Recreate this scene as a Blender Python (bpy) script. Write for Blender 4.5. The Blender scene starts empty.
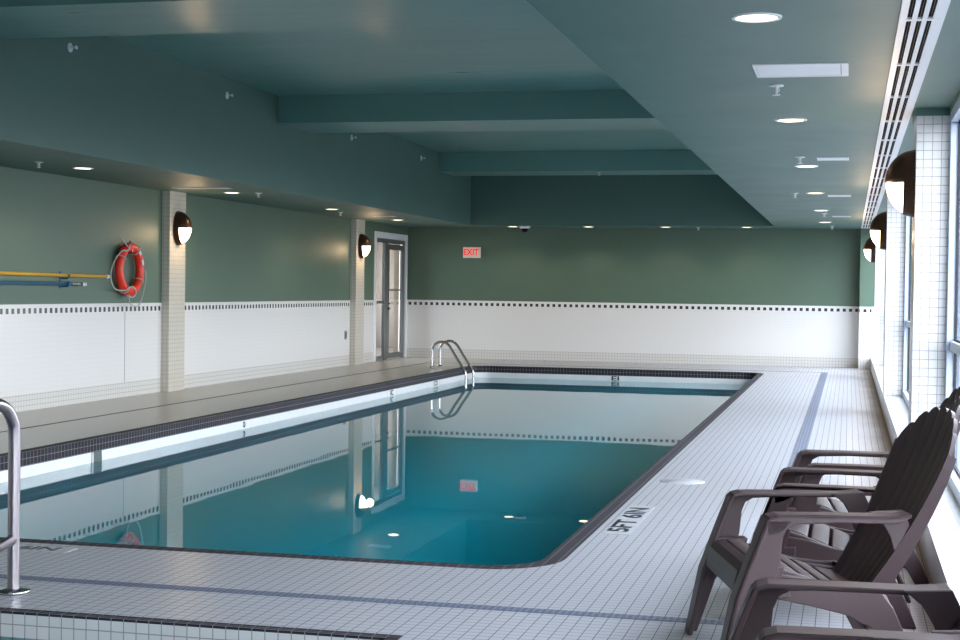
import bpy, bmesh, math, random
from mathutils import Vector, Matrix
from math import sin, cos, pi, radians, sqrt
S = bpy.context.scene
COL = S.collection

# ------------------------------------------------------------------ camera
CAM_H = 1.30
yaw, pitch, roll = 0.2390924, -0.0203162, 0.013375
fw = Vector((-sin(yaw)*cos(pitch), cos(yaw)*cos(pitch), sin(pitch)))
rt = Vector((cos(yaw), sin(yaw), 0)); up = rt.cross(fw)
r2 = cos(roll)*rt + sin(roll)*up; u2 = -sin(roll)*rt + cos(roll)*up
cd = bpy.data.cameras.new('camera'); cam = bpy.data.objects.new('camera', cd); COL.objects.link(cam)
cam.matrix_world = Matrix(((r2.x, u2.x, -fw.x, 0), (r2.y, u2.y, -fw.y, 0), (r2.z, u2.z, -fw.z, CAM_H), (0, 0, 0, 1)))
cd.sensor_width = 36; cd.lens = 1512.35/960*36; cd.clip_end = 300
S.camera = cam

# ------------------------------------------------------------------ view + world
S.view_settings.view_transform = 'Standard'; S.view_settings.look = 'None'
S.view_settings.gamma = 1; S.view_settings.use_curve_mapping = False
S.view_settings.exposure = -0.2
SKY = 15.0
w = bpy.data.worlds.new('overcast_sky'); S.world = w; w.use_nodes = True
nt = w.node_tree; nt.nodes.clear()
bg = nt.nodes.new('ShaderNodeBackground'); wo = nt.nodes.new('ShaderNodeOutputWorld')
tc = nt.nodes.new('ShaderNodeTexCoord'); sp = nt.nodes.new('ShaderNodeSeparateXYZ'); rp = nt.nodes.new('ShaderNodeValToRGB')
nt.links.new(tc.outputs['Generated'], sp.inputs[0]); nt.links.new(sp.outputs['Z'], rp.inputs[0])
rp.color_ramp.elements[0].position = 0.0; rp.color_ramp.elements[0].color = (0.95, 0.965, 1.0, 1)
rp.color_ramp.elements[1].position = 0.7; rp.color_ramp.elements[1].color = (0.82, 0.90, 1.0, 1)
nt.links.new(rp.outputs[0], bg.inputs['Color']); bg.inputs['Strength'].default_value = SKY
nt.links.new(bg.outputs[0], wo.inputs['Surface'])
S.cycles.max_bounces = 12; S.cycles.diffuse_bounces = 6; S.cycles.glossy_bounces = 6
S.cycles.transparent_max_bounces = 12; S.cycles.caustics_refractive = True; S.cycles.caustics_reflective = False
S.cycles.sample_clamp_indirect = 8.0

# ------------------------------------------------------------------ dimensions
XL, YF, ZS, ZC = -8.12, 27.5, 2.445, 3.56        # left wall, far wall, low ceiling, raised ceiling
XW = 0.575                                        # window wall inner plane
XCURB, ZCURB = 0.385, 0.20
YN = -4.0                                         # wall behind the camera
PX0, PX1, PY0, PY1 = -6.25, -1.31, 6.81, 25.1     # outer edge of pool coping
TX0, TX1, TY0, TY1 = -5.6, -1.6, 2.4, 5.415       # hot tub opening
WATER = -0.20
COLS_R = [2.45, 9.65, 16.95, 24.15]; COLW = 0.45

# window portals help the daylight sampling
bays = [(YN, 2.45), (2.9, 9.65), (10.1, 16.95), (17.4, 24.15), (24.6, YF)]
for a, b in bays:
    l = bpy.data.lights.new('window_portal', 'AREA'); l.shape = 'RECTANGLE'; l.size = b-a; l.size_y = 2.25
    l.cycles.is_portal = True
    o = bpy.data.objects.new('window_portal', l); COL.objects.link(o)
    o.matrix_world = Matrix.Translation((0.72, (a+b)/2, 1.32)) @ Matrix(((0, 0, 1, 0), (1, 0, 0, 0), (0, 1, 0, 0), (0, 0, 0, 1)))

# ------------------------------------------------------------------ node helpers
def srgb(r, g, b):
    f = lambda c: (c/255/12.92) if c/255 <= .04045 else ((c/255+.055)/1.055)**2.4
    return (f(r), f(g), f(b), 1)

class M:
    """tiny node graph builder"""
    def __init__(s, name):
        s.m = bpy.data.materials.new(name); s.m.use_nodes = True; s.t = s.m.node_tree; s.t.nodes.clear()
        s.out = s.n('ShaderNodeOutputMaterial')
    def n(s, t, **k):
        q = s.t.nodes.new(t)
        for a, b in k.items(): setattr(q, a, b)
        return q
    def put(s, v, sock):
        if isinstance(v, bpy.types.NodeSocket): s.t.links.new(v, sock)
        else: sock.default_value = v
    def math(s, op, a, b=0.0, c=0.0):
        q = s.n('ShaderNodeMath', operation=op); s.put(a, q.inputs[0]); s.put(b, q.inputs[1]); s.put(c, q.inputs[2]); return q.outputs[0]
    def mix(s, f, a, b):
        q = s.n('ShaderNodeMix', data_type='RGBA'); s.put(f, q.inputs[0]); s.put(a, q.inputs[6]); s.put(b, q.inputs[7]); return q.outputs[2]
    def pos(s):
        g = s.n('ShaderNodeNewGeometry'); q = s.n('ShaderNodeSeparateXYZ'); s.t.links.new(g.outputs['Position'], q.inputs[0])
        r = s.n('ShaderNodeSeparateXYZ'); s.t.links.new(g.outputs['True Normal'], r.inputs[0])
        return g, q.outputs, r.outputs
    def noise(s, scale, detail=3, vec=None, rough=.5):
        q = s.n('ShaderNodeTexNoise'); q.inputs['Scale'].default_value = scale; q.inputs['Detail'].default_value = detail
        q.inputs['Roughness'].default_value = rough
        if vec is None:
            g = s.n('ShaderNodeNewGeometry'); vec = g.outputs['Position']
        s.t.links.new(vec, q.inputs['Vector']); return q.outputs['Fac']
    def line(s, c, pitch, wd):
        a = s.math('FRACT', s.math('DIVIDE', c, pitch)); a = s.math('ABSOLUTE', s.math('SUBTRACT', a, 0.5))
        return s.math('GREATER_THAN', a, 0.5-wd/pitch/2)
    def grid(s, pitch, wd, P, N):
        g = None
        for i in range(3):
            k = s.math('LESS_THAN', s.math('ABSOLUTE', N[i]), 0.6)
            l = s.math('MULTIPLY', s.line(P[i], pitch, wd), k)
            g = l if g is None else s.math('MAXIMUM', g, l)
        return g
    def bsdf(s, col, rough=.5, metal=0., spec=.5, bump=None, bstr=.1, emit=None, estr=0, bdist=.002):
        q = s.n('ShaderNodeBsdfPrincipled'); s.put(col, q.inputs['Base Color']); s.put(rough, q.inputs['Roughness'])
        q.inputs['Metallic'].default_value = metal; q.inputs['Specular IOR Level'].default_value = spec
        if bump is not None:
            b = s.n('ShaderNodeBump'); b.inputs['Strength'].default_value = bstr; b.inputs['Distance'].default_value = bdist
            s.t.links.new(bump, b.inputs['Height']); s.t.links.new(b.outputs[0], q.inputs['Normal'])
        if emit is not None:
            q.inputs['Emission Color'].default_value = emit; q.inputs['Emission Strength'].default_value = estr
        s.t.links.new(q.outputs[0], s.out.inputs['Surface']); return s.m

def plain(name, col, rough=.5, metal=0., var=.06, spec=.5, emit=None, estr=0, nscale=12):
    k = M(name); c2 = tuple(max(0, v*(1-var*2)) for v in col[:3])+(1,)
    f = k.noise(nscale)
    return k.bsdf(k.mix(f, col, c2), rough, metal, spec, bump=k.noise(nscale*8), bstr=.05, emit=emit, estr=estr)

TP = 0.0533
PAINT = srgb(84, 106, 90)
def mat_tile(name, tile, grout, wd=.005, rough=.22, var=.10, pitch=TP, spec=.5):
    k = M(name); g, P, N = k.pos(); G = k.grid(pitch, wd, P, N)
    sn = k.n('ShaderNodeVectorMath', operation='SNAP'); k.t.links.new(g.outputs['Position'], sn.inputs[0]); sn.inputs[1].default_value = (pitch,)*3
    wn = k.n('ShaderNodeTexWhiteNoise'); k.t.links.new(sn.outputs[0], wn.inputs[0])
    c = k.mix(k.math('MULTIPLY', wn.outputs['Value'], var), tile, (0.05, 0.05, 0.06, 1))
    c = k.mix(k.math('MULTIPLY', k.noise(1.3, 4), var), c, (0.3, 0.26, 0.2, 1))
    col = k.mix(G, c, grout)
    return k.bsdf(col, k.math('MULTIPLY_ADD', G, .4, rough), spec=spec, bump=k.math('SUBTRACT', 1.0, G), bstr=.25, bdist=.001)
tile_white = mat_tile('white_mosaic_tile', (0.68, 0.675, 0.67, 1), (0.30, 0.27, 0.26, 1), .0045, .25, .06)
tile_cream = mat_tile('cream_mosaic_tile', (0.60, 0.56, 0.48, 1), (0.30, 0.28, 0.25, 1), .004, .25, .05)
tile_dark = mat_tile('dark_mosaic_tile', (0.012, 0.009, 0.016, 1), (0.24, 0.24, 0.28, 1), .0035, .6, .1, TP, .12)
def mat_floor():
    k = M('deck_mosaic_tile'); g, P, N = k.pos(); G = k.grid(TP, .0036, P, N)
    left = k.math('LESS_THAN', P[0], -6.2)
    base = k.mix(left, (0.475, 0.475, 0.525, 1), (0.47, 0.45, 0.40, 1))
    # brown mineral staining of the joints, deepened to paint in curb shade, along the foot of the window curb
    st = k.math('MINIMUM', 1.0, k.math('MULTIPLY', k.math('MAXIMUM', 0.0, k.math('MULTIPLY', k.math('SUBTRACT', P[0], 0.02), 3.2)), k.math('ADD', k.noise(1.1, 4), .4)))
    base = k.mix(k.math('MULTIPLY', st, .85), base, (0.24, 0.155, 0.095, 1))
    base = k.mix(k.math('MULTIPLY', k.noise(.9, 5), .22), base, (0.42, 0.36, 0.32, 1))
    gr = k.mix(left, (0.12, 0.11, 0.115, 1), (0.36, 0.34, 0.30, 1))
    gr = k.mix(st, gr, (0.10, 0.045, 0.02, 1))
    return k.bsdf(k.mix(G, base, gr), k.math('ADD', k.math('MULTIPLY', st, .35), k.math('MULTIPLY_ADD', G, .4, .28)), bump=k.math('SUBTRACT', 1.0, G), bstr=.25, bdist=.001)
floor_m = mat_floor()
def mat_wall():
    k = M('painted_wall_over_tile'); g, P, N = k.pos()
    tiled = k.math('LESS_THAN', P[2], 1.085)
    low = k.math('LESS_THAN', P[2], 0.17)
    G = k.grid(TP, .0045, P, N); G2 = k.grid(TP*2, .003, P, N)
    ch = k.math('ADD', P[0], P[1])
    frac = k.math('FRACT', k.math('DIVIDE', ch, TP*2))
    sq = k.math('LESS_THAN', frac, 0.5)
    band = k.math('MULTIPLY', k.math('GREATER_THAN', P[2], 0.99), k.math('LESS_THAN', P[2], 1.045))
    sq = k.math('MULTIPLY', sq, band)
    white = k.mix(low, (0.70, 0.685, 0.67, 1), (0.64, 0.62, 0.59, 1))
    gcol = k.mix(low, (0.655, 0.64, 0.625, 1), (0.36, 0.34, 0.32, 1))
    t = k.mix(G, white, gcol); t = k.mix(sq, t, (0.035, 0.045, 0.05, 1))
    pv = k.mix(k.noise(2.5, 5), PAINT, tuple(v*.88 for v in PAINT[:3])+(1,))
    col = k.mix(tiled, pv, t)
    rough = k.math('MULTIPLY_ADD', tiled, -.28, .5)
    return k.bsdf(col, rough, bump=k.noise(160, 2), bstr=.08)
wall_m = mat_wall()
def mat_paint(name, col, rough, streak=.12, sc=(.35, 3.2, 1)):
    k = M(name); g = k.n('ShaderNodeNewGeometry'); mp = k.n('ShaderNodeMapping'); mp.inputs['Scale'].default_value = sc
    k.t.links.new(g.outputs['Position'], mp.inputs[0])
    f = k.noise(1.6, 6, mp.outputs[0], .6)
    c2 = tuple(v*(1-streak) for v in col[:3])+(1,)
    return k.bsdf(k.mix(f, col, c2), k.math('MULTIPLY_ADD', f, .15, rough-.07), bump=k.noise(9, 6, mp.outputs[0]), bstr=.1, bdist=.003)
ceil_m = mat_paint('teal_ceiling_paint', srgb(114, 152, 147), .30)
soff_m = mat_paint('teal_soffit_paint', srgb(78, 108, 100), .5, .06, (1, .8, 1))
plaster = plain('pale_pool_plaster', (0.82, 0.95, 0.96, 1), .5)
steel = plain('brushed_steel', (0.55, 0.53, 0.52, 1), .22, 1.0, .05)
alum = plain('blue_grey_aluminium', (0.50, 0.56, 0.68, 1), .4, 0, .03)
gasket = plain('black_rubber', (0.02, 0.022, 0.03, 1), .6)
bronze = plain('dark_bronze', (0.055, 0.025, 0.014, 1), .35, .6)
white_pl = plain('white_enamel', (0.78, 0.78, 0.80, 1), .35, 0, .03)
grey_pl = plain('grey_plastic', (0.22, 0.23, 0.25, 1), .5)
black = plain('black_void', (0.010, 0.008, 0.009, 1), .9, spec=.1)
brown = plain('brown_resin', srgb(64, 49, 51), .45, 0, .06, spec=.35, nscale=5)
orange = plain('orange_red_ring_plastic', (0.82, 0.035, 0.012, 1), .4, 0, .08)
rope_m = plain('pale_rope', (0.45, 0.48, 0.44, 1), .9)
refl_m = plain('silver_reflective_tape', (0.6, 0.62, 0.65, 1), .3)
yellow = plain('yellow_pole_paint', (0.72, 0.40, 0.03, 1), .35)
blue = plain('blue_pole_paint', (0.008, 0.10, 0.20, 1), .4)
blackink = plain('black_letter_ceramic', (0.02, 0.02, 0.03, 1), .3)
drain_m = None
def mat_drain():
    k = M('slotted_drain_grate'); g, P, N = k.pos()
    a = k.line(P[0], .027, .011); b = k.line(P[1], .027, .011)
    s_ = k.math('MAXIMUM', a, b)
    return k.bsdf(k.mix(s_, (0.05, 0.06, 0.11, 1), (0.19, 0.21, 0.28, 1)), .5)
drain_m = mat_drain()
joint_m = plain('brown_sealant_joint', (0.13, 0.11, 0.09, 1), .8)
def emis(name, col, st):
    k = M(name); e = k.n('ShaderNodeEmission'); e.inputs['Color'].default_value = col; e.inputs['Strength'].default_value = st
    k.t.links.new(e.outputs[0], k.out.inputs['Surface']); return k.m
lamp_e = emis('warm_lamp_diffuser', (1.0, 0.80, 0.55, 1), 7)
sconce_e = emis('sconce_glass', (1.0, 0.74, 0.46, 1), 9)
exit_red = plain('exit_red', (0.8, 0.02, 0.02, 1), .4, emit=(1, .03, .03, 1), estr=.75)
exit_pl = plain('exit_face', (0.5, 0.45, 0.38, 1), .4, emit=(1, .72, .6, 1), estr=.22)
mark_m = plain('white_marker_tile', (0.52, 0.52, 0.55, 1), .3)
wmark_m = plain('white_wall_marker', (0.78, 0.79, 0.79, 1), .3)
def mat_water():
    k = M('still_teal_water')
    fr = k.n('ShaderNodeFresnel'); fr.inputs['IOR'].default_value = 1.33
    gl = k.n('ShaderNodeBsdfGlossy'); gl.inputs['Roughness'].default_value = .012; gl.inputs['Color'].default_value = (.95, .97, .97, 1)
    tr = k.n('ShaderNodeBsdfRefraction'); tr.inputs['IOR'].default_value = 1.33; tr.inputs['Roughness'].default_value = 0; tr.inputs['Color'].default_value = (.05, .86, 1.0, 1)
    df = k.n('ShaderNodeBsdfDiffuse'); df.inputs['Color'].default_value = WATERCOL
    m1 = k.n('ShaderNodeMixShader'); m1.inputs[0].default_value = .08
    k.t.links.new(tr.outputs[0], m1.inputs[1]); k.t.links.new(df.outputs[0], m1.inputs[2])
    m2 = k.n('ShaderNodeMixShader'); k.t.links.new(fr.outputs[0], m2.inputs[0]); k.t.links.new(m1.outputs[0], m2.inputs[1]); k.t.links.new(gl.outputs[0], m2.inputs[2])
    b = k.n('ShaderNodeBump'); b.inputs['Strength'].default_value = .04; b.inputs['Distance'].default_value = .01
    k.t.links.new(k.noise(1.8, 1), b.inputs['Height'])
    k.t.links.new(b.outputs[0], gl.inputs['Normal'])
    k.t.links.new(m2.outputs[0], k.out.inputs['Surface']); return k.m
WATERCOL = (0.0, 0.60, 0.85, 1)
water_m = mat_water()
def mat_glass():
    k = M('window_glass'); g_ = k.n('ShaderNodeNewGeometry'); dt = k.n('ShaderNodeVectorMath', operation='DOT_PRODUCT')
    k.t.links.new(g_.outputs['Normal'], dt.inputs[0]); k.t.links.new(g_.outputs['Incoming'], dt.inputs[1])
    sch = k.math('MULTIPLY_ADD', k.math('POWER', k.math('SUBTRACT', 1.0, k.math('ABSOLUTE', dt.outputs['Value'])), 5.0), .92, .06)
    gl = k.n('ShaderNodeBsdfGlossy'); gl.inputs['Roughness'].default_value = .0; gl.inputs['Color'].default_value = (.9, .95, 1, 1)
    tr = k.n('ShaderNodeBsdfTransparent'); tr.inputs['Color'].default_value = (.90, .95, 1.0, 1)
    m2 = k.n('ShaderNodeMixShader'); k.t.links.new(sch, m2.inputs[0]); k.t.links.new(tr.outputs[0], m2.inputs[1]); k.t.links.new(gl.outputs[0], m2.inputs[2])
    k.t.links.new(m2.outputs[0], k.out.inputs['Surface']); return k.m
glass = mat_glass()
ground_m = plain('exterior_paving', (0.2, 0.2, 0.2, 1), .8)

# ------------------------------------------------------------------ mesh helpers
def obj(name, bm, mat, parent=None, smooth=False, bevel=0, kind=None):
    me = bpy.data.meshes.new(name); bmesh.ops.recalc_face_normals(bm, faces=bm.faces[:]); bm.to_mesh(me); bm.free()
    o = bpy.data.objects.new(name, me); COL.objects.link(o); me.materials.append(mat)
    if smooth:
        for p in me.polygons: p.use_smooth = True
    if bevel:
        md = o.modifiers.new('bevel', 'BEVEL'); md.width = bevel; md.segments = 2; md.limit_method = 'ANGLE'; md.angle_limit = radians(40)
    if parent: o.parent = parent
    if kind: o['kind'] = kind
    return o
def empty(name, loc, rz=0):
    o = bpy.data.objects.new(name, None); COL.objects.link(o); o.location = loc; o.rotation_euler.z = rz; o.empty_display_size = .1; return o
def tag(o, label, cat, group=None, kind=None):
    o['label'] = label; o['category'] = cat
    if group: o['group'] = group
    if kind: o['kind'] = kind
    return o
def structure(o, label=None):
    o['kind'] = 'structure'
    if label: o['label'] = label
    return o
def box(bm, x0, x1, y0, y1, z0, z1):
    v = [bm.verts.new(p) for p in ((x0, y0, z0), (x1, y0, z0), (x1, y1, z0), (x0, y1, z0), (x0, y0, z1), (x1, y0, z1), (x1, y1, z1), (x0, y1, z1))]
    for f in ((0, 3, 2, 1), (4, 5, 6, 7), (0, 1, 5, 4), (1, 2, 6, 5), (2, 3, 7, 6), (3, 0, 4, 7)): bm.faces.new([v[i] for i in f])
def bx(*a):
    bm = bmesh.new()
    if len(a) == 6 and not isinstance(a[0], tuple): box(bm, *a)
    else:
        for q in a: box(bm, *q)
    return bm
def tube(bm, pts, r, seg=12, closed=False, caps=True):
    pts = [Vector(p) for p in pts]; n = len(pts); rings = []; nrm = None
    for i, p in enumerate(pts):
        if closed: t = pts[(i+1) % n]-pts[i-1]
        else: t = pts[min(i+1, n-1)]-pts[max(i-1, 0)]
        t.normalize()
        if nrm is None: nrm = t.orthogonal().normalized()
        else:
            nrm = (nrm-t*nrm.dot(t)).normalized()
        b = t.cross(nrm); rr = r[i] if isinstance(r, (list, tuple)) else r
        rings.append([bm.verts.new(p+nrm*cos(2*pi*k/seg)*rr+b*sin(2*pi*k/seg)*rr) for k in range(seg)])
    m = n if closed else n-1
    for i in range(m):
        A, B = rings[i], rings[(i+1) % n]
        off = 0
        if closed and i == n-1:
            off = min(range(seg), key=lambda q: (A[0].co-B[q].co).length)
        for k in range(seg): bm.faces.new((A[k], A[(k+1) % seg], B[(k+1+off) % seg], B[(k+off) % seg]))
    if caps and not closed: bm.faces.new(rings[0][::-1]); bm.faces.new(rings[-1])
def smooth_path(pts, n=8):
    P = [Vector(p) for p in pts]; out = []
    for i in range(len(P)-1):
        p0, p1, p2, p3 = P[max(i-1, 0)], P[i], P[i+1], P[min(i+2, len(P)-1)]
        for k in range(n):
            t = k/n
            out.append(.5*((2*p1)+(p2-p0)*t+(2*p0-5*p1+4*p2-p3)*t*t+(3*p1-p0-3*p2+p3)*t**3))
    out.append(P[-1]); return out
def lathe(bm, prof, seg=24, M4=None):
    rings = []
    for r, z in prof:
        ring = [Vector((r*cos(2*pi*k/seg), r*sin(2*pi*k/seg), z)) for k in range(seg)]
        if M4: ring = [M4 @ p for p in ring]
        rings.append([bm.verts.new(p) for p in ring])
    for A, B in zip(rings, rings[1:]):
        for k in range(seg): bm.faces.new((A[k], A[(k+1) % seg], B[(k+1) % seg], B[k]))
    bm.faces.new(rings[0][::-1]); bm.faces.new(rings[-1])
def prism(bm, pts, v0, v1, f):
    """extrude a 2D outline pts from v0 to v1; f(a,b,v)->xyz"""
    A = [bm.verts.new(f(a, b, v0)) for a, b in pts]; B = [bm.verts.new(f(a, b, v1)) for a, b in pts]; n = len(pts)
    bm.faces.new(A[::-1]); bm.faces.new(B)
    for i in range(n): bm.faces.new((A[i], A[(i+1) % n], B[(i+1) % n], B[i]))
def rrect(x0, x1, y0, y1, r, n=10):
    out = []
    for cx, cy, a in ((x1-r, y1-r, 0), (x0+r, y1-r, 90), (x0+r, y0+r, 180), (x1-r, y0+r, 270)):
        for i in range(n+1):
            t = radians(a+90*i/n); out.append((cx+r*cos(t), cy+r*sin(t)))
    return out
def rect(x0, x1, y0, y1): return [(x0, y0), (x1, y0), (x1, y1), (x0, y1)]
def sheet(name, loops, z, mat):
    """flat filled surface: first loop is the outline, others are holes"""
    cu = bpy.data.curves.new(name+'_tmp', 'CURVE'); cu.dimensions = '2D'; cu.fill_mode = 'BOTH'
    for lp in loops:
        s_ = cu.splines.new('POLY'); s_.points.add(len(lp)-1); s_.use_cyclic_u = True
        for i, (x, y) in enumerate(lp): s_.points[i].co = (x, y, 0, 1)
    t = bpy.data.objects.new(name+'_tmp', cu); COL.objects.link(t)
    bpy.context.view_layer.update()
    me = bpy.data.meshes.new_from_object(t.evaluated_get(bpy.context.evaluated_depsgraph_get()))
    bpy.data.objects.remove(t); bpy.data.curves.remove(cu)
    bm = bmesh.new(); bm.from_mesh(me); bpy.data.meshes.remove(me)
    for v in bm.verts: v.co.z = z
    for f in bm.faces:
        f.normal_update()
        if f.normal.z < 0: f.normal_flip()
    me = bpy.data.meshes.new(name); bm.to_mesh(me); bm.free(); me.materials.clear(); me.materials.append(mat)
    o = bpy.data.objects.new(name, me); COL.objects.link(o); return o
def band(bm, loop, z0, z1, closed=True):
    n = len(loop); A = [bm.verts.new((x, y, z0)) for x, y in loop]; B = [bm.verts.new((x, y, z1)) for x, y in loop]
    for i in range(n if closed else n-1): bm.faces.new((A[i], A[(i+1) % n], B[(i+1) % n], B[i]))

# ------------------------------------------------------------------ floor, pool, hot tub
PR = .38
outer = rrect(PX0, PX1, PY0, PY1, PR); CW = 0.10
inner = rrect(PX0+CW, PX1-CW, PY0+CW, PY1-CW, PR-CW)
tub_o = rect(TX0, TX1, TY0, TY1); tub_i = rect(TX0+.05, TX1-.05, TY0+.05, TY1-.05)
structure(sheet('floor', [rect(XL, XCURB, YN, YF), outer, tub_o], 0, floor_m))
# coping: flat dark tile ring, rounded nose and two rows of dark tile down to the white wall
def ring_mesh(outl, inl, zt, zb, lip=.0):
    bm = bmesh.new(); n = len(outl)
    O = [bm.verts.new((x, y, zt)) for x, y in outl]; I = [bm.verts.new((x, y, zt)) for x, y in inl]; L = [bm.verts.new((x, y, zb)) for x, y in inl]
    for i in range(n):
        j = (i+1) % n
        bm.faces.new((O[i], O[j], I[j], I[i])); bm.faces.new((I[i], I[j], L[j], L[i]))
    return bm
structure(obj('pool_coping', ring_mesh(outer, inner, 0, -.112), tile_dark), 'dark mosaic tile edge running round the pool')
bm = bmesh.new(); band(bm, inner, -.26, -.112); structure(obj('pool_waterline_wall', bm, plain('white_glazed_pool_wall', (0.80, 0.81, 0.81, 1), .25)), 'white glazed pool wall at the waterline')
bm = bmesh.new(); band(bm, inner, -1.45, -.26); f = bm.faces.new([bm.verts.new((x, y, -1.45)) for x, y in inner])
o = obj('pool_basin', bm, plaster); structure(o, 'pale plastered pool basin')
o = sheet('pool_water', [[(x, y) for x, y in inner]], WATER, water_m); structure(o, 'still teal water filling the long pool')
structure(obj('hot_tub_edge', ring_mesh(tub_o, tub_i, 0, -.012), tile_dark), 'dark tile edge of the hot tub in the foreground')
bm = bmesh.new(); band(bm, tub_i, -.95, -.012); bm.faces.new([bm.verts.new((x, y, -.95)) for x, y in tub_i])
structure(obj('hot_tub_basin', bm, tile_white), 'white tiled hot tub basin')
o = sheet('hot_tub_water', [tub_i], -.105, water_m); structure(o, 'blue water of the hot tub')
# drain channel: slotted on the near and right decks, a thin joint on the left deck
bm = bx((-7.17, -.32, 5.945, 6.015, .0, .004), (-.42, -.32, 6.015, 25.62, .0, .004))
structure(obj('floor_drain_channel', bm, drain_m), 'blue grey slotted drain line in the tiled deck')
bm = bx((-7.17, -7.14, 6.015, 25.62, 0, .003), (-7.17, -.42, 25.60, 25.62, 0, .003))
structure(obj('floor_joint', bm, joint_m), 'thin brown joint along the left and far decks')

# ------------------------------------------------------------------ walls
DY0, DY1, DZ = 25.40, 27.40, 2.30
bm = bx((XL-.25, XL, YN, DY0-.6, -.05, 3.8), (XL-.08, XL, DY0-.6, DY0, -.05, 3.8), (XL-.08, XL, DY1, YF+.25, -.05, 3.8), (XL-.25, XL, DY0, DY1, DZ, 3.8))
structure(obj('wall_left', bm, wall_m))
structure(obj('wall_far', bx(XL, XW+.3, YF, YF+.25, -.05, 3.8), wall_m))
structure(obj('wall_near', bx(XL, XW+.3, YN-.25, YN, -.05, 3.8), wall_m))
structure(obj('wall_pilaster', bx(.178, XCURB, 27.15, YF, 0, ZS), wall_m), 'short pilaster at the right end of the far wall')
# curb and tiled sill below the windows
bm = bx(XCURB, XW+.16, YN, YF, -.3, ZCURB)
structure(obj('wall_right_curb', bm, tile_white), 'low tiled curb and sill under the windows')
structure(obj('wall_right_head', bx(XW+.0, XW+.16, YN, YF, 2.42, 3.8), wall_m))
for y in COLS_R:
    structure(obj('column', bx(XCURB, XW+.16, y, y+COLW, ZCURB, 2.397), tile_white), 'white tiled column between the windows')
    structure(obj('column_cap', bx(XCURB-.01, XW+.16, y-.0, y+COLW, 2.397, ZS), soff_m), 'teal cap of a window column')
for y in (9.75, 16.95, 24.1):
    structure(obj('column', bx(XL, XL+.10, y, y+COLW, 0, ZS), tile_cream), 'white tiled pilaster on the left wall')
structure(obj('trim_1', bx(XL, XL+.003, 15.99, 15.995, .17, .985), grey_pl), 'thin vertical joint in the left wall tiling')

# ------------------------------------------------------------------ ceilings
RX0, RX1, RY0, RY1 = -6.61, -1.262, -2.0, 26.3
bm = bx((RX1, XW+.16, YN, YF, ZS, 3.8), (XL, RX0, YN, YF, ZS, 3.8), (RX0, RX1, RY1, YF, ZS, 3.8), (RX0, RX1, YN, RY0, ZS, 3.8))
structure(obj('ceiling_soffit', bm, soff_m), 'teal painted low ceiling round the raised ceiling')
structure(obj('ceiling', bx(XL-.25, XW+.3, YN-.25, YF+.25, ZC, 3.85), ceil_m))
for i, (a, b) in enumerate([(2.2, 3.4), (9.55, 10.8), (16.88, 18.05), (24.17, 25.1)]):
    structure(obj('trim_%d' % (i+2), bx(RX0, RX1, a, b, 3.235, ZC), ceil_m), 'teal ceiling beam crossing the raised ceiling')

# ------------------------------------------------------------------ windows
for i, (a, b) in enumerate(bays):
    root = empty('window_%d' % (i+1), (XW, (a+b)/2, ZCURB)); structure(root, 'tall aluminium framed window on the right side')
    def L(bm): bmesh.ops.translate(bm, verts=bm.verts[:], vec=(-XW, -(a+b)/2, -ZCURB)); return bm
    x0, x1 = XW+.005, XW+.105
    n = max(1, round((b-a)/2.3)); bmw = bmesh.new()
    box(bmw, x0, x1, a, b, ZCURB, ZCURB+.07); box(bmw, x0, x1, a, b, 2.35, 2.42)
    box(bmw, x0, x1, a, a+.06, ZCURB+.07, 2.35); box(bmw, x0, x1, b-.06, b, ZCURB+.07, 2.35)
    for k in range(1, n):
        y = a+(b-a)*k/n; box(bmw, x0+.03, x1, y-.03, y+.03, ZCURB+.07, 2.35)
    box(bmw, x0+.02, x1, a+.06, b-.06, .965, 1.025)
    obj('window_frame', L(bmw), alum, root, bevel=.004)
    g = bmesh.new()
    for k in range(n):
        ya, yb = a+(b-a)*k/n+.06, a+(b-a)*(k+1)/n-.06
        for (z0, z1) in ((ZCURB+.07, .965), (1.025, 2.35)):
            for q in ((ya-.0, ya+.012, z0, z1), (yb-.012, yb, z0, z1), (ya, yb, z0, z0+.012), (ya, yb, z1-.012, z1)):
                box(g, x0+.045, x0+.06, *q)
    obj('window_gasket', L(g), gasket, root)
    g = bmesh.new(); vs = [g.verts.new(p) for p in ((x0+.06, a+.05, ZCURB+.06), (x0+.06, b-.05, ZCURB+.06), (x0+.06, b-.05, 2.36), (x0+.06, a+.05, 2.36))]; g.faces.new(vs)
    obj('window_pane', L(g), glass, root)
structure(obj('exterior_ground', bx(XW+.16, 60, -30, 60, -.4, -.3), ground_m), 'pale paving outside the windows')

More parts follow.
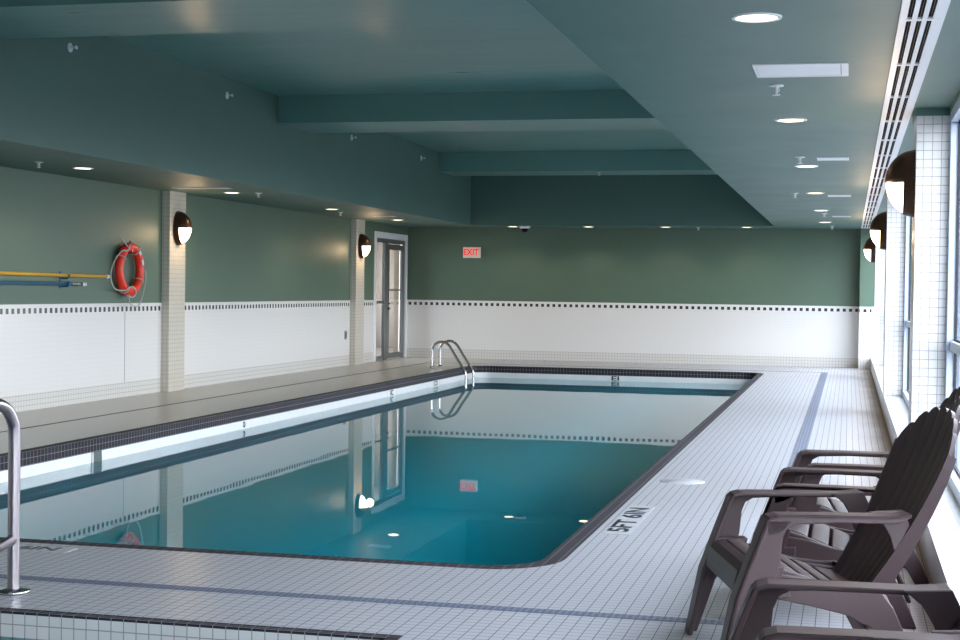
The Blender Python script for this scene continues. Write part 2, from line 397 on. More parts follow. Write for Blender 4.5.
# ------------------------------------------------------------------ door on the left wall
dr = empty('door_1', (XL, (DY0+DY1)/2, 0)); structure(dr, 'glazed aluminium door with sidelight in the left wall')
def D(bm): bmesh.ops.translate(bm, verts=bm.verts[:], vec=(-XL, -(DY0+DY1)/2, 0)); return bm
grey_metal = plain('grey_door_metal', (0.17, 0.18, 0.18, 1), .4, .5)
obj('door_casing', D(bx((XL-.02, XL+.02, DY0, DY0+.10, 0, DZ), (XL-.02, XL+.02, DY1-.08, DY1, 0, DZ), (XL-.02, XL+.02, DY0+.10, DY1-.08, DZ-.11, DZ))), white_pl, dr, bevel=.004)
ya, yb = DY0+.10, DY1-.08
obj('door_frame', D(bx((XL-.05, XL-.01, ya, ya+.04, 0, DZ-.11), (XL-.05, XL-.01, yb-.05, yb, 0, DZ-.11), (XL-.05, XL-.01, ya+.04, yb-.05, DZ-.19, DZ-.11), (XL-.05, XL+.01, 26.02, 26.20, 0, DZ-.19), (XL-.05, XL-.01, ya+.04, 26.02, 0, .08), (XL-.04, XL-.01, ya+.04, 26.02, 1.02, 1.07))), grey_metal, dr, bevel=.004)
lf = obj('door_leaf', D(bx((XL-.05, XL-.01, 26.21, 26.36, .01, DZ-.20), (XL-.05, XL-.01, yb-.18, yb-.06, .01, DZ-.20), (XL-.05, XL-.01, 26.36, yb-.18, .01, .12), (XL-.05, XL-.01, 26.36, yb-.18, DZ-.30, DZ-.20), (XL-.04, XL-.01, 26.36, yb-.18, 1.25, 1.28))), grey_metal, dr, bevel=.004)
g = bmesh.new()
for a, b in ((ya+.03, 26.03), (26.35, yb-.17)):
    g.faces.new([g.verts.new(p) for p in ((XL-.02, a, .07), (XL-.02, b, .07), (XL-.02, b, DZ-.2), (XL-.02, a, DZ-.2))])
obj('door_pane', D(g), glass, dr)
hb = bmesh.new(); tube(hb, [(XL-.03, 26.25, 1.02), (XL+.04, 26.25, 1.02), (XL+.04, 26.38, 1.02)], .012, 8); tube(hb, [(XL-.03, 26.25, .93), (XL+.05, 26.25, .93)], .02, 8)
obj('door_handle', D(hb), steel, dr)
# corridor behind the door with a window to the outside
cw = plain('corridor_plaster', (0.26, 0.21, 0.16, 1), .6); cf = plain('corridor_carpet', (0.16, 0.11, 0.08, 1), .9)
CX = XL-2.4
structure(obj('wall_corridor', bx((CX-.1, CX, 24.4, 27.0, -.05, .75), (CX-.1, CX, 24.4, 27.0, 2.3, 2.7), (CX-.1, CX, 24.4, 24.7, .75, 2.3), (CX-.1, CX, 31.5, 32.0, -.05, 2.7), (CX-.1, CX, 27.0, 31.5, -.05, .45), (CX-.1, CX, 27.0, 31.5, 2.3, 2.7),
    (CX-.1, XL-.25, 24.3, 24.4, -.05, 2.7), (CX-.1, XL-.25, 32.0, 32.1, -.05, 2.7), (XL-.35, XL-.25, 27.76, 32.0, -.05, 2.7), (CX-.1, XL-.25, 24.3, 32.1, 2.7, 2.8)), cw), 'pale corridor walls beyond the door')
structure(obj('floor_corridor', bx(CX-.1, XL-.0, 24.3, 32.1, -.1, -.002), cf))

# ------------------------------------------------------------------ ceiling fittings
def area(name, loc, size, power, col, spot=None, rot=(0, 0, 0)):
    l = bpy.data.lights.new(name, 'SPOT' if spot else 'POINT'); l.energy = power; l.color = col; l.shadow_soft_size = size
    if spot: l.spot_size = spot; l.spot_blend = .6
    o = bpy.data.objects.new(name, l); o.location = loc; o.rotation_euler = rot; COL.objects.link(o); return o
def place(root, items):
    """copy a thing and its parts (thing itself is used for the first placement)"""
    res = []
    for i, (loc, rz, lab) in enumerate(items):
        if i == 0: o = root
        else:
            o = root.copy(); COL.objects.link(o)
            for ch in list(root.children):
                c = ch.copy(); COL.objects.link(c); c.parent = o
                for g_ in ch.children:
                    d = g_.copy(); COL.objects.link(d); d.parent = c
        o.location = loc; o.rotation_euler.z = rz; o['label'] = lab; res.append(o)
    return res
dl = tag(empty('recessed_downlight', (0, 0, 0)), '', 'ceiling light', 'recessed downlights in the low ceiling')
bm = bmesh.new(); seg = 28
for (r0, z0, r1, z1) in ((.105, 0, .103, -.006), (.103, -.006, .088, -.007), (.088, -.007, .084, .0)):
    A = [bm.verts.new((r0*cos(2*pi*k/seg), r0*sin(2*pi*k/seg), z0)) for k in range(seg)]; B = [bm.verts.new((r1*cos(2*pi*k/seg), r1*sin(2*pi*k/seg), z1)) for k in range(seg)]
    for k in range(seg): bm.faces.new((A[k], A[(k+1) % seg], B[(k+1) % seg], B[k]))
obj('trim_ring', bm, white_pl, dl, True)
bm = bmesh.new(); lathe(bm, [(.084, -.001), (.08, -.004), (.03, -.006)], seg); obj('diffuser', bm, lamp_e, dl, True)
right_names = ['nearest', 'second nearest', 'third', 'fourth', 'farthest']
its = []
for i, y in enumerate((6.39, 10.2, 13.9, 17.6, 21.25, 24.75)):
    its.append(((-.393, y, ZS), 0, ('round recessed downlight in the right soffit, ' + ['nearest and largest in view', 'second from the camera, beyond the white access panel', 'third from the camera', 'fourth from the camera', 'fifth from the camera', 'last before the far wall'][i])))
for i, y in enumerate((9.9, 13.6, 17.3, 21.0, 24.3)):
    its.append(((-7.37, y, ZS), 0, ('round recessed downlight in the left soffit, ' + ['out beyond the picture edge', 'above the ring buoy', 'just beyond the first column', 'midway between the two columns', 'above the glazed door'][i])))
for i, x in enumerate((-5.93, -4.55, -3.17, -1.76)):
    its.append(((x, 26.75, ZS), 0, ('round recessed downlight over the far wall, ' + ['leftmost, beside the white dome camera', 'second from the left', 'third from the left', 'rightmost of the row'][i])))
for (loc, _, _) in its: area('downlight_lamp', (loc[0], loc[1], ZS-.03), .07, 26, (1, .78, .52), radians(140))
place(dl, its)

pn = tag(empty('ceiling_access_panel', (0, 0, 0)), '', 'access panel', 'access panels in the low ceiling')
obj('panel_frame', bx((-.235, .235, -.225, -.20, -.006, 0), (-.235, .235, .20, .225, -.006, 0), (-.235, -.22, -.2, .2, -.006, 0), (.20, .235, -.2, .2, -.006, 0)), white_pl, pn)
obj('panel', bx(-.218, .196, -.198, .198, -.004, 0), white_pl, pn)
pp = place(pn, [((-.258, 7.93, ZS), 0, 'white rectangular access panel between the first two right downlights'),
           ((-.152, 13.15, ZS), 0, 'thin white access panel in the right soffit beside the third downlight'),
           ((-.13, 18.1, ZS), 0, 'thin white access panel in the right soffit beside the fourth downlight'),
           ((-.13, 22.9, ZS), 0, 'small grey access panel in the right soffit nearest the far wall'),
           ((-7.40, 16.5, ZS), 0, 'long narrow access panel in the left soffit near the first tiled column'),
           ((-7.24, 23.12, ZS), 0, 'narrow access panel in the left soffit near the second tiled column')])
for o in pp[1:4]: o.scale = (.56, .6, 1)
pp[4].scale = (1.45, .45, 1); pp[5].scale = (.75, .45, 1)

spk = tag(empty('sprinkler_head', (0, 0, 0)), '', 'sprinkler', 'ceiling sprinkler heads')
bm = bmesh.new(); lathe(bm, [(.042, 0), (.04, -.006), (.014, -.01)], 16); obj('escutcheon', bm, white_pl, spk, True)
bm = bmesh.new(); lathe(bm, [(.008, -.008), (.008, -.05)], 10); lathe(bm, [(.022, -.05), (.022, -.055)], 14); tube(bm, [(-.012, 0, -.012), (-.016, 0, -.03), (0, 0, -.05), (.016, 0, -.03), (.012, 0, -.012)], .003, 6)
obj('deflector', bm, white_pl, spk)
place(spk, [((-.41, 8.5, ZS), 0, 'white sprinkler head hanging just beyond the nearest access panel'),
            ((-.42, 12.98, ZS), 0, 'white sprinkler head by the third downlight of the right soffit'),
            ((-.62, 17.62, ZS), 0, 'white sprinkler head left of the fourth right downlight'),
            ((-.36, 22.0, ZS), 0, 'white sprinkler head beyond the fifth right downlight'),
            ((-.3, 26.2, ZS), 0, 'white sprinkler head close to the far wall on the right'),
            ((-7.45, 12.9, ZS), 0, 'white sprinkler head in the left soffit left of the ring buoy'),
            ((-7.06, 17.4, ZS), 0, 'white sprinkler head in the left soffit right of the first column'),
            ((-7.55, 21.9, ZS), 0, 'white sprinkler head in the left soffit by the second column'),
            ((-4.0, 24.5, 3.235), 0, 'small sprinkler head under the farthest ceiling beam'),
            ((-2.6, 26.8, ZS), 0, 'small sprinkler head over the middle of the far wall')])
sw = tag(empty('sidewall_sprinkler', (0, 0, 0)), '', 'sprinkler', 'sidewall sprinklers on the raised ceiling side')
RX = Matrix.Rotation(radians(90), 4, 'Y')
bm = bmesh.new(); lathe(bm, [(.042, 0), (.04, .008), (.015, .012)], 16, RX); obj('escutcheon', bm, white_pl, sw, True)
bm = bmesh.new(); lathe(bm, [(.009, .01), (.009, .06)], 10, RX); box(bm, .06, .064, -.022, .022, -.014, .014); obj('deflector', bm, white_pl, sw)
place(sw, [((RX0, 11.95, 3.35), 0, 'sidewall sprinkler on the left bulkhead, top left of the view'),
           ((RX0, 15.36, 3.37), 0, 'sidewall sprinkler on the left bulkhead, before the first full beam'),
           ((RX0, 19.6, 3.34), 0, 'sidewall sprinkler on the left bulkhead, just beyond the first full beam'),
           ((RX0, 23.04, 3.36), 0, 'sidewall sprinkler on the left bulkhead, before the farthest beam')])

# linear air diffuser
df_ = tag(empty('linear_air_diffuser', (.27, 14, ZS)), 'long white slotted air diffuser running along the right ceiling by the windows', 'air vent')
def LD(bm): bmesh.ops.translate(bm, verts=bm.verts[:], vec=(-.27, -14, -ZS)); return bm
Y0d, Y1d = 1.5, 26.9; xs = [.18, .21, .231, .251, .272, .292, .313, .36]
obj('diffuser_frame', LD(bx(*[(xs[i], xs[i+1], Y0d, Y1d, ZS-.012, ZS) for i in (0, 2, 4, 6)])), white_pl, df_)
obj('slot_backing', LD(bx(xs[1], xs[6], Y0d, Y1d, ZS-.003, ZS)), black, df_)
obj('slot_vane', LD(bx(*[(xs[i]+.012, xs[i]+.013, Y0d, Y1d, ZS-.008, ZS-.003) for i in (1, 3, 5)])), bronze, df_)
y = 6.5-1.26*3
while y < 26.8:
    obj('cross_bar', LD(bx(.20, .345, y-.02, y+.02, ZS-.013, ZS-.002)), white_pl, df_); y += 1.26

# dome camera
dc = tag(empty('dome_camera', (-5.68, 26.6, ZS)), 'small white security camera with dark dome on the ceiling above the exit sign', 'security camera')
bm = bmesh.new(); lathe(bm, [(.10, 0), (.10, -.03), (.07, -.045)], 20); obj('housing', bm, white_pl, dc, True)
bm = bmesh.new(); lathe(bm, [(.06, -.045), (.055, -.075), (.035, -.10), (.008, -.108)], 20); obj('dome', bm, black, dc, True)

# exit sign
ex = tag(empty('exit_sign', (-6.87, YF, 1.985)), 'lit red and cream exit sign on the green far wall', 'exit sign')
obj('housing', bx(-.165, .165, -.06, 0, -.10, .10), exit_pl, ex, bevel=.005)
def text(name, s_, size, mat, parent, loc, rot, extr=.002, sx=1):
    c = bpy.data.curves.new(name, 'FONT'); c.body = s_; c.size = size; c.extrude = extr; c.align_x = 'CENTER'; c.align_y = 'CENTER'; c.offset = size*.022
    t = bpy.data.objects.new(name+'_tmp', c); COL.objects.link(t); bpy.context.view_layer.update()
    me = bpy.data.meshes.new_from_object(t.evaluated_get(bpy.context.evaluated_depsgraph_get())); bpy.data.objects.remove(t)
    o = bpy.data.objects.new(name, me); COL.objects.link(o); me.materials.clear(); me.materials.append(mat)
    for p in me.polygons: p.material_index = 0
    o.parent = parent; o.location = loc; o.rotation_euler = rot; o.scale = (sx, 1, 1); return o
text('lettering', 'EXIT', .17, exit_red, ex, (-.01, -.063, 0), (radians(90), 0, 0), .003, .86)

# ------------------------------------------------------------------ wall sconces
sc = tag(empty('wall_sconce', (0, 0, 0)), '', 'wall lamp', 'oval bronze wall lamps on the tiled columns')
def ellip(cond, A=.18, B=.135, C=.21, shrink=1.0):
    bm = bmesh.new(); NU, NV = 28, 20; grid = {}
    for i in range(NU+1):
        for j in range(NV+1):
            ph = 2*pi*i/NU; th = (pi/2)*j/NV
            grid[i % NU, j] = None
    for j in range(NV+1):
        for i in range(NU):
            th = (pi/2)*j/NV; ph = 2*pi*i/NU
            x = A*sin(th)*shrink; r = cos(th)
            grid[i, j] = bm.verts.new((x, B*r*cos(ph)*shrink, C*r*sin(ph)*shrink)) if j < NV or i == 0 else grid[0, NV]
    for j in range(NV):
        for i in range(NU):
            vs = [grid[i, j], grid[(i+1) % NU, j], grid[(i+1) % NU, j+1], grid[i, j+1]]
            if j == NV-1: vs = [grid[i, j], grid[(i+1) % NU, j], grid[0, NV]]
            c = sum((v.co for v in vs), Vector())/len(vs)
            if cond(c): bm.faces.new(vs)
    for v in [v for v in bm.verts if not v.link_faces]: bm.verts.remove(v)
    return bm
lens = lambda c: c.x > .065 and c.z < .005
h_ = obj('hood', ellip(lambda c: not lens(c)), bronze, sc, True); md = h_.modifiers.new('t', 'SOLIDIFY'); md.thickness = .006
obj('lamp_glass', ellip(lambda c: c.x > .05 and c.z < .025, shrink=.955), sconce_e, sc, True)
bm = bmesh.new(); pts = [(.137*cos(2*pi*k/28), .212*sin(2*pi*k/28)) for k in range(28)]; prism(bm, pts, 0, .012, lambda a, b, v: (v, a, b)); obj('back_plate', bm, bronze, sc)
its = [((XCURB, 9.65+.225, 2.0), pi, 'oval bronze wall lamp on the nearest right column, largest in view'),
       ((XCURB, 16.95+.225, 2.0), pi, 'oval bronze wall lamp on the second right column, middle of the three'),
       ((XCURB, 24.15+.225, 2.0), pi, 'oval bronze wall lamp on the farthest right column'),
       ((XL+.10, 16.95+.225, 2.0), 0, 'oval bronze wall lamp on the left column beside the ring buoy'),
       ((XL+.10, 24.1+.225, 2.0), 0, 'oval bronze wall lamp on the left column beside the glazed door')]
for (loc, rz, _) in its:
    d = -1 if rz else 1
    area('sconce_lamp', (loc[0]+d*.22, loc[1], 1.93), .06, 9, (1, .68, .38))
place(sc, its)

# ------------------------------------------------------------------ ring buoy and poles on the left wall
rb = tag(empty('ring_buoy', (XL+.072, 15.96, 1.474)), 'orange red ring buoy with pale rope hanging on the green left wall', 'life ring')
bm = bmesh.new(); R0, r0 = .257, .053; N1, N2 = 48, 16
def onring(a, e=0, rr=0): return (e, (R0+rr)*cos(a), (R0+rr)*sin(a))
G = [[bm.verts.new((r0*sin(2*pi*j/N2)*.95, (R0+r0*cos(2*pi*j/N2))*cos(2*pi*i/N1), (R0+r0*cos(2*pi*j/N2))*sin(2*pi*i/N1))) for j in range(N2)] for i in range(N1)]
for i in range(N1):
    for j in range(N2): bm.faces.new((G[i][j], G[(i+1) % N1][j], G[(i+1) % N1][(j+1) % N2], G[i][(j+1) % N2]))
obj('ring', bm, orange, rb, True)
for ac in (20, 50):
    bm = bmesh.new()
    for j in range(8):
        a0, a1 = radians(ac-7), radians(ac+7)
        t0, t1 = pi/2-.9+1.3*j/8, pi/2-.9+1.3*(j+1)/8
        q = lambda a, t: (( r0+.0015)*sin(t)*.95, (R0+(r0+.0015)*cos(t))*cos(a), (R0+(r0+.0015)*cos(t))*sin(a))
        bm.faces.new([bm.verts.new(q(*p)) for p in ((a0, t0), (a1, t0), (a1, t1), (a0, t1))])
    obj('reflective_patch', bm, refl_m, rb)
bm = bmesh.new(); tube(bm, smooth_path([(.06, -.10, .30), (.055, -.16, .22), (.05, -.30, .20), (.03, -.44, .08), (.02, -.50, -.08), (.03, -.42, -.22), (.06, -.24, -.24), (.07, -.1, -.20), (.07, .0, -.22), (.06, .04, -.28), (.05, -.02, -.32), (.04, -.14, -.30)]), .008, 7)
tube(bm, smooth_path([(.05, -.10, -.29), (.04, -.08, -.37), (.03, .02, -.415), (.03, .16, -.42), (.03, .22, -.37), (.05, .24, -.28), (.05, .31, -.1), (.04, .32, 0)]), .008, 7)
for a in (60, 150, 240, 330):
    tube(bm, [((r0+.008)*sin(2*pi*j/14), (R0+(r0+.008)*cos(2*pi*j/14))*cos(radians(a)), (R0+(r0+.008)*cos(2*pi*j/14))*sin(radians(a))) for j in range(14)], .006, 6, closed=True)
tube(bm, smooth_path([(.02, -.28, .36), (.04, -.2, .30), (.06, -.14, .24)]), .007, 6)
obj('rope', bm, rope_m, rb, True)
bm = bmesh.new(); tube(bm, smooth_path([(-.07, 0, .20), (.02, 0, .19), (.03, 0, .24), (-.0, 0, .33)]), .008, 8); obj('wall_hook', bm, steel, rb)

YX = XL+.07
yp = tag(empty('rescue_pole', (YX, 12.9, 1.385)), 'long yellow rescue pole with white tip on the left wall', 'pole')
bm = bmesh.new(); tube(bm, [(0, -2.3, .02), (0, 2.50, 0)], .019, 12); obj('shaft', bm, yellow, yp, True)
bm = bmesh.new(); tube(bm, [(0, 2.50, 0), (0, 2.56, 0)], .022, 10); obj('tip', bm, white_pl, yp, True)
bp = tag(empty('cleaning_pole', (YX, 12.4, 1.30)), 'blue telescopic cleaning pole below the yellow pole', 'pole')
bm = bmesh.new(); tube(bm, [(0, -2.0, .01), (0, 2.15, 0)], .021, 12); obj('shaft', bm, blue, bp, True)
bm = bmesh.new(); tube(bm, [(0, 2.13, 0), (0, 2.22, 0)], .027, 12); obj('locking_collar', bm, blue, bp, True)
bm = bmesh.new(); tube(bm, [(0, 2.22, 0), (0, 2.50, -.005)], .012, 10); box(bm, -.02, .02, 2.44, 2.52, -.022, .016); obj('threaded_end', bm, steel, bp)
for i, y in enumerate((11.0, 14.52)):
    br = tag(empty('pole_bracket', (XL, y, 1.34)), ['blue wall bracket holding the poles at the picture edge', 'blue wall bracket near the tips of the two poles'][i], 'bracket', 'blue pole brackets')
    bm = bx(0, .012, -.025, .025, -.09, .09); tube(bm, [(.0, 0, .02), (.075, 0, .015), (.10, 0, .03), (.105, 0, .06)], .009, 8); tube(bm, [(.0, 0, -.065), (.075, 0, -.07), (.10, 0, -.055), (.105, 0, -.02)], .009, 8)
    obj('plate_and_hooks', bm, blue, br)
o = empty('wall_socket', (XL, 23.88, .51)); tag(o, 'small grey socket plate low on the white tile beside the second left column', 'socket')
obj('cover_plate', bx(0, .012, -.045, .045, -.07, .07), grey_pl, o, bevel=.003); obj('socket_face', bx(.012, .016, -.02, .02, -.045, .045), gasket, o)

# ------------------------------------------------------------------ pool fittings
ld = tag(empty('pool_ladder', (-6.35, 24.15, 0)), 'chrome arched ladder handrails at the far left corner of the pool', 'pool ladder')
for s_ in (-.25, .25):
    bm = bmesh.new()
    P = [(-.28, s_, .0), (-.28, s_, .20), (-.27, s_, .33), (-.20, s_, .41), (-.10, s_, .43), (-.0, s_, .38), (.12, s_, .20), (.24, s_, .02), (.29, s_, -.07), (.30, s_, -.2), (.30, s_, -.9)]
    tube(bm, smooth_path(P, 6), .022, 12); obj('rail', bm, steel, ld, True)
    bm = bmesh.new(); M4 = Matrix.Translation((-.28, s_, 0)); lathe(bm, [(.05, .0), (.05, .012), (.026, .03)], 16, M4); obj('base_flange', bm, steel, ld, True)
for z in (-.35, -.62, -.88): obj('tread', bx(.25, .35, -.25, .25, z-.015, z+.015), white_pl, ld)
dull_steel = plain('weathered_steel', (0.40, 0.36, 0.38, 1), .3, 1.0, .05)
hr = tag(empty('handrail', (-3.39, 5.69, 0)), 'steel handrail post curving over the hot tub steps at the left edge', 'handrail')
bm = bmesh.new()
P = [(0, 0, 0), (0, 0, .3), (0, 0, .64), (0, -.02, .73), (0, -.09, .79), (0, -.22, .80), (0, -.5, .72), (0, -.85, .58), (0, -.95, .48), (0, -.96, .3), (0, -.96, -.9)]
tube(bm, smooth_path(P, 8), .025, 16); obj('rail', bm, dull_steel, hr, True)
bm = bmesh.new(); tube(bm, [(0, 0, .225), (0, -.96, .10)], .023, 12); obj('mid_rail', bm, dull_steel, hr, True)
bm = bmesh.new(); lathe(bm, [(.07, 0), (.07, .012), (.03, .02)], 20); obj('base_flange', bm, steel, hr, True)
hr.scale = (1, 1, 1)
sk = tag(empty('skimmer', (PX0+CW, 11.62, -.17)), 'square skimmer opening in the white pool wall on the left side', 'skimmer')
throat = plain('skimmer_grey_green', (0.10, 0.13, 0.12, 1), .6)
obj('throat', bx(-.002, .006, -.075, .075, -.06, .058), throat, sk)
obj('faceplate', bx((-.002, .012, -.09, -.075, -.075, .058), (-.002, .012, .075, .09, -.075, .058), (-.002, .012, -.09, .09, -.09, -.06)), white_pl, sk)
ra = tag(empty('rope_anchor', (PX0+CW, 14.8, -.15)), 'small dark rope anchor eye on the white pool wall, left side', 'rope anchor')
bm = bmesh.new(); tube(bm, [(.012+.010*cos(2*pi*k/12), 0, .028*sin(2*pi*k/12)) for k in range(12)], .005, 8, closed=True); obj('eye', bm, gasket, ra, True)
obj('mounting_plate', bx(0, .004, -.02, .02, -.03, .03), white_pl, ra)
ll = tag(empty('skimmer_cover', (-1.09, 10.4, 0)), 'round white skimmer lid set in the right deck by the pool', 'deck lid')
bm = bmesh.new(); lathe(bm, [(.155, 0), (.153, .003), (.13, .004)], 28); obj('rim', bm, mark_m, ll, True)
bm = bmesh.new(); lathe(bm, [(.128, .002), (.126, .004), (.02, .0045)], 28); obj('cover', bm, mark_m, ll, True)

# depth markers: white tile plates with black characters
def marker(name, loc, rotz, flat, w_, h_, s_, size, label, sx=1):
    o = tag(empty(name, loc, rotz), label, 'depth marker')
    if flat:
        obj('marker_tile', bx(-w_/2, w_/2, -h_/2, h_/2, 0, .0015), mark_m, o); text('lettering', s_, size, blackink, o, (0, 0, .002), (0, 0, 0), .0005, sx)
    else:
        obj('marker_tile', bx(-w_/2, w_/2, -.004, 0, -h_/2, h_/2), wmark_m, o); text('lettering', s_, size, blackink, o, (0, -.005, 0), (radians(90), 0, 0), .0006, sx)
    return o
marker('depth_marker', (-1.19, 8.56, 0), radians(90), True, 1.12, .15, '5FT 6IN', .16, 'white depth marker tiles with black characters on the right deck near the pool corner', 1.75)
marker('depth_marker', (-3.97, 6.67, 0), 0, True, .62, .13, '5FT 6IN', .13, 'white depth marker tiles with black characters on the near deck beside the handrail', 1.1)
marker('depth_marker', (-3.76, PY1-CW, -.158), 0, False, .30, .09, 'EI', .10, 'white depth marker with black characters on the far pool wall', 2.0)
marker('depth_marker', (PX0+CW, 20.1, -.155), radians(90), False, .34, .09, 'IC', .10, 'white depth marker with dark characters on the left pool wall, midway along', 1.6)
marker('depth_marker', (PX0+CW, 22.4, -.155), radians(90), False, .34, .09, 'CO', .10, 'white depth marker with dark characters on the left pool wall beside the ladder', 1.6)

# ------------------------------------------------------------------ lounge chairs
def make_chair():
    root = tag(empty('lounge_chair', (0, 0, 0)), '', 'chair', 'brown resin lounge chairs by the windows')
    W = .33
    def f(a, b, v): return (a, v, b)
    # seat: cross slats following a sagging profile, with side skirts and a front apron
    prof = [(-.115, .345), (-.06, .372), (.0, .365), (.08, .338), (.16, .308), (.24, .28), (.32, .258), (.40, .245)]
    def zp(u):
        for (a, za), (b, zb) in zip(prof, prof[1:]):
            if a <= u <= b: return za+(zb-za)*(u-a)/(b-a)
        return prof[-1][1]
    bm = bmesh.new()
    cuts = [-.06, .022, .104, .186, .268, .40]
    for a, b in zip(cuts, cuts[1:]):
        b2 = b-.012; n = 5; top = [(a+(b2-a)*i/n, zp(a+(b2-a)*i/n)+.004*sin(pi*i/n)) for i in range(n+1)]
        pts = top+[(u, z-.018) for u, z in top[::-1]]; prism(bm, pts, -.235, .235, f)
    # front waterfall apron with a slot
    fr = [(-.065, .372), (-.095, .362), (-.118, .340), (-.128, .30), (-.132, .265), (-.118, .262), (-.112, .30), (-.10, .332), (-.085, .348), (-.065, .354)]
    prism(bm, fr, -.25, .25, f)
    # side skirts
    for s_ in (-1, 1):
        sk_ = [(-.075, .362), (-.01, .362), (.08, .338), (.16, .308), (.24, .282), (.40, .262), (.42, .22), (.34, .195), (.22, .205), (.10, .235), (0, .262), (-.09, .265)]
        prism(bm, sk_, s_*.235, s_*.262, f)
    obj('seat', bm, brown, root, bevel=.006)
    # back: fan of seven slats with rounded tops on a curved panel, plus side flanges
    bm = bmesh.new(); P0 = Vector((.335, 0, .225)); dirb = Vector((.350, 0, .672)).normalized(); nb = Vector((-dirb.z, 0, dirb.x)); LB = .755
    NS = 7
    def bpnt(t, s_, off):  # t distance up the back, s_ lateral, off outwards normal to the front
        curve = .026*(s_/.28)**2
        p = P0+dirb*t+nb*(off+curve+.03*sin(pi*min(1, t/LB))*-1); return (p.x, s_, p.z)
    def halfw(t): return .205+.083*min(1, t/.52)
    def outline(e): return LB-.16*abs(e)**2.4
    for k in range(NS):
        e0, e1 = -1+2*k/NS, -1+2*(k+1)/NS; ec = (e0+e1)/2; rows, nl = 14, 8; F_, B_ = [], []
        for i in range(rows+1):
            fr_, bk_ = [], []
            for j in range(nl+1):
                q = -1+2*j/nl; e = ec+(e1-e0)/2*q
                tt = (outline(e)-.013*abs(q)**3)*i/rows
                sl = e*halfw(tt)-.0025*q
                fr_.append(bm.verts.new(bpnt(tt, sl, .002*(1-q*q)))); bk_.append(bm.verts.new(bpnt(tt, sl, -.014)))
            F_.append(fr_); B_.append(bk_)
        for i in range(rows):
            for j in range(nl):
                bm.faces.new((F_[i][j], F_[i][j+1], F_[i+1][j+1], F_[i+1][j])); bm.faces.new((B_[i][j], B_[i+1][j], B_[i+1][j+1], B_[i][j+1]))
            for j in (0, nl): bm.faces.new((F_[i][j], F_[i+1][j], B_[i+1][j], B_[i][j]))
        for j in range(nl): bm.faces.new((F_[-1][j], F_[-1][j+1], B_[-1][j+1], B_[-1][j])); bm.faces.new((F_[0][j], B_[0][j], B_[0][j+1], F_[0][j+1]))
    # backing web that joins the slats
    rows = 14; A = []
    for i in range(rows+1):
        A.append([[bm.verts.new(bpnt((outline(e)-.035)*i/rows, e*halfw((outline(e)-.035)*i/rows)*.985, d)) for e in [-1+2*j/14 for j in range(15)]] for d in (-.009, -.0165)])
    for i in range(rows):
        for j in range(14):
            for q in (0, 1): bm.faces.new((A[i][q][j], A[i][q][j+1], A[i+1][q][j+1], A[i+1][q][j]))
    # side flanges give the back its depth
    for s_ in (-1, 1):
        rows = 12; A = []
        for i in range(rows+1):
            t = (LB-.165)*i/rows; w0 = halfw(t)*s_
            dep = .055*(1-.6*i/rows)+.01
            A.append([bm.verts.new(bpnt(t, w0, .002)), bm.verts.new(bpnt(t, w0, -dep)), bm.verts.new(bpnt(t, w0*(1-.012), -dep)), bm.verts.new(bpnt(t, w0*(1-.012), .002))])
        for r0_, r1_ in zip(A, A[1:]):
            for q in range(4): bm.faces.new((r0_[q], r0_[(q+1) % 4], r1_[(q+1) % 4], r1_[q]))
        bm.faces.new(A[0][::-1]); bm.faces.new(A[-1])
    obj('backrest', bm, brown, root)
    for s_ in (-1, 1):
        # armrest: broad plank with downturned edges, rounded ends, meeting the back
        bm = bmesh.new(); w0, w1 = .245, .335
        top = [(-.04, .522), (-.03, .538), (.0, .546), (.2, .546), (.38, .544), (.43, .548), (.46, .553)]
        bot = [(.46, .540), (.43, .522), (.38, .518), (.2, .520), (.06, .514), (.0, .48), (-.035, .47)]
        prism(bm, top+bot, s_*w1, s_*(w1-.014), f)
        prism(bm, top+[(u, z-.014) for u, z in top[::-1]], s_*w0, s_*w1, f)
        # link from arm to the back
        prism(bm, [(.34, .546), (.46, .553), (.485, .50), (.46, .45), (.43, .41), (.415, .46), (.385, .51)], s_*w0, s_*(w0-.02), f)
        obj('armrest', bm, brown, root, bevel=.006)
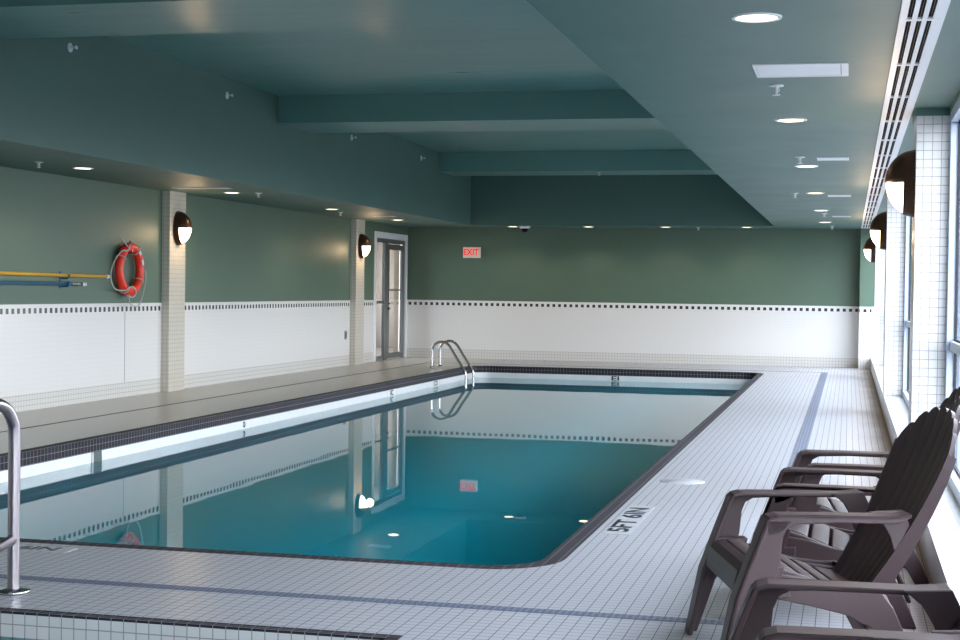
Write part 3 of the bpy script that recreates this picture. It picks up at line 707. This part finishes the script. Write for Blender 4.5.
        # front leg: broad tapering plate with a front return, leaning forwards to the foot
        bm = bmesh.new()
        pl = [(-.04, .53), (.06, .53), (.034, .505), (.018, .465), (.010, .38), (-.015, .30), (-.080, .20), (-.148, .0), (-.195, .0), (-.145, .25), (-.09, .40)]
        prism(bm, pl, s_*w1, s_*(w1-.016), f)
        fp = [(-.04, .53), (-.022, .53), (-.072, .40), (-.127, .25), (-.177, .0), (-.195, .0), (-.145, .25), (-.09, .40)]
        prism(bm, fp, s_*w1, s_*(w0+.005), f)
        prism(bm, [(-.09, .37), (.03, .37), (.0, .27), (-.10, .27)], s_*(w1-.01), s_*.255, f)
        obj('leg', bm, brown, root, bevel=.005)
        # rear leg sweeping down and back from the side skirt
        bm = bmesh.new()
        rl = [(.0, .34), (.10, .325), (.20, .298), (.30, .285), (.37, .285), (.42, .22), (.47, .11), (.515, .0), (.455, .0), (.405, .09), (.335, .155), (.25, .195), (.14, .222), (.0, .25)]
        prism(bm, rl, s_*.262, s_*.282, f)
        prism(bm, [(.50, .0), (.515, .0), (.47, .11), (.42, .22), (.37, .285), (.355, .285), (.405, .22), (.455, .11)], s_*.235, s_*.265, f)
        prism(bm, [(.0, .30), (.05, .30), (.05, .26), (.0, .26)], s_*.27, s_*(w1-.01), f)
        obj('leg', bm, brown, root, bevel=.005)
    return root
ch = make_chair()
def cpos(x, y, deg):
    """place by the front inner corner of the near armrest"""
    t = radians(deg); ux, uy = cos(t), sin(t); sx, sy = -sin(t), cos(t)
    return (x+sx*.245+ux*.01, y+sy*.245+uy*.01, 0), t
spots = [((-.255, 5.304), 16, 'brown slatted resin lounge chair in full view, second from the camera'),
         ((-.158, 3.489), 5, 'brown resin lounge chair nearest the camera, cut off by the bottom right corner'),
         ((-.246, 6.131), 0, 'brown resin lounge chair directly behind the full-view chair, third from the camera'),
         ((-.148, 6.904), 5, 'brown resin lounge chair farthest from the camera, fourth in the row')]
place(ch, [(cpos(x, y, d)[0], cpos(x, y, d)[1], l) for (x, y), d, l in spots])
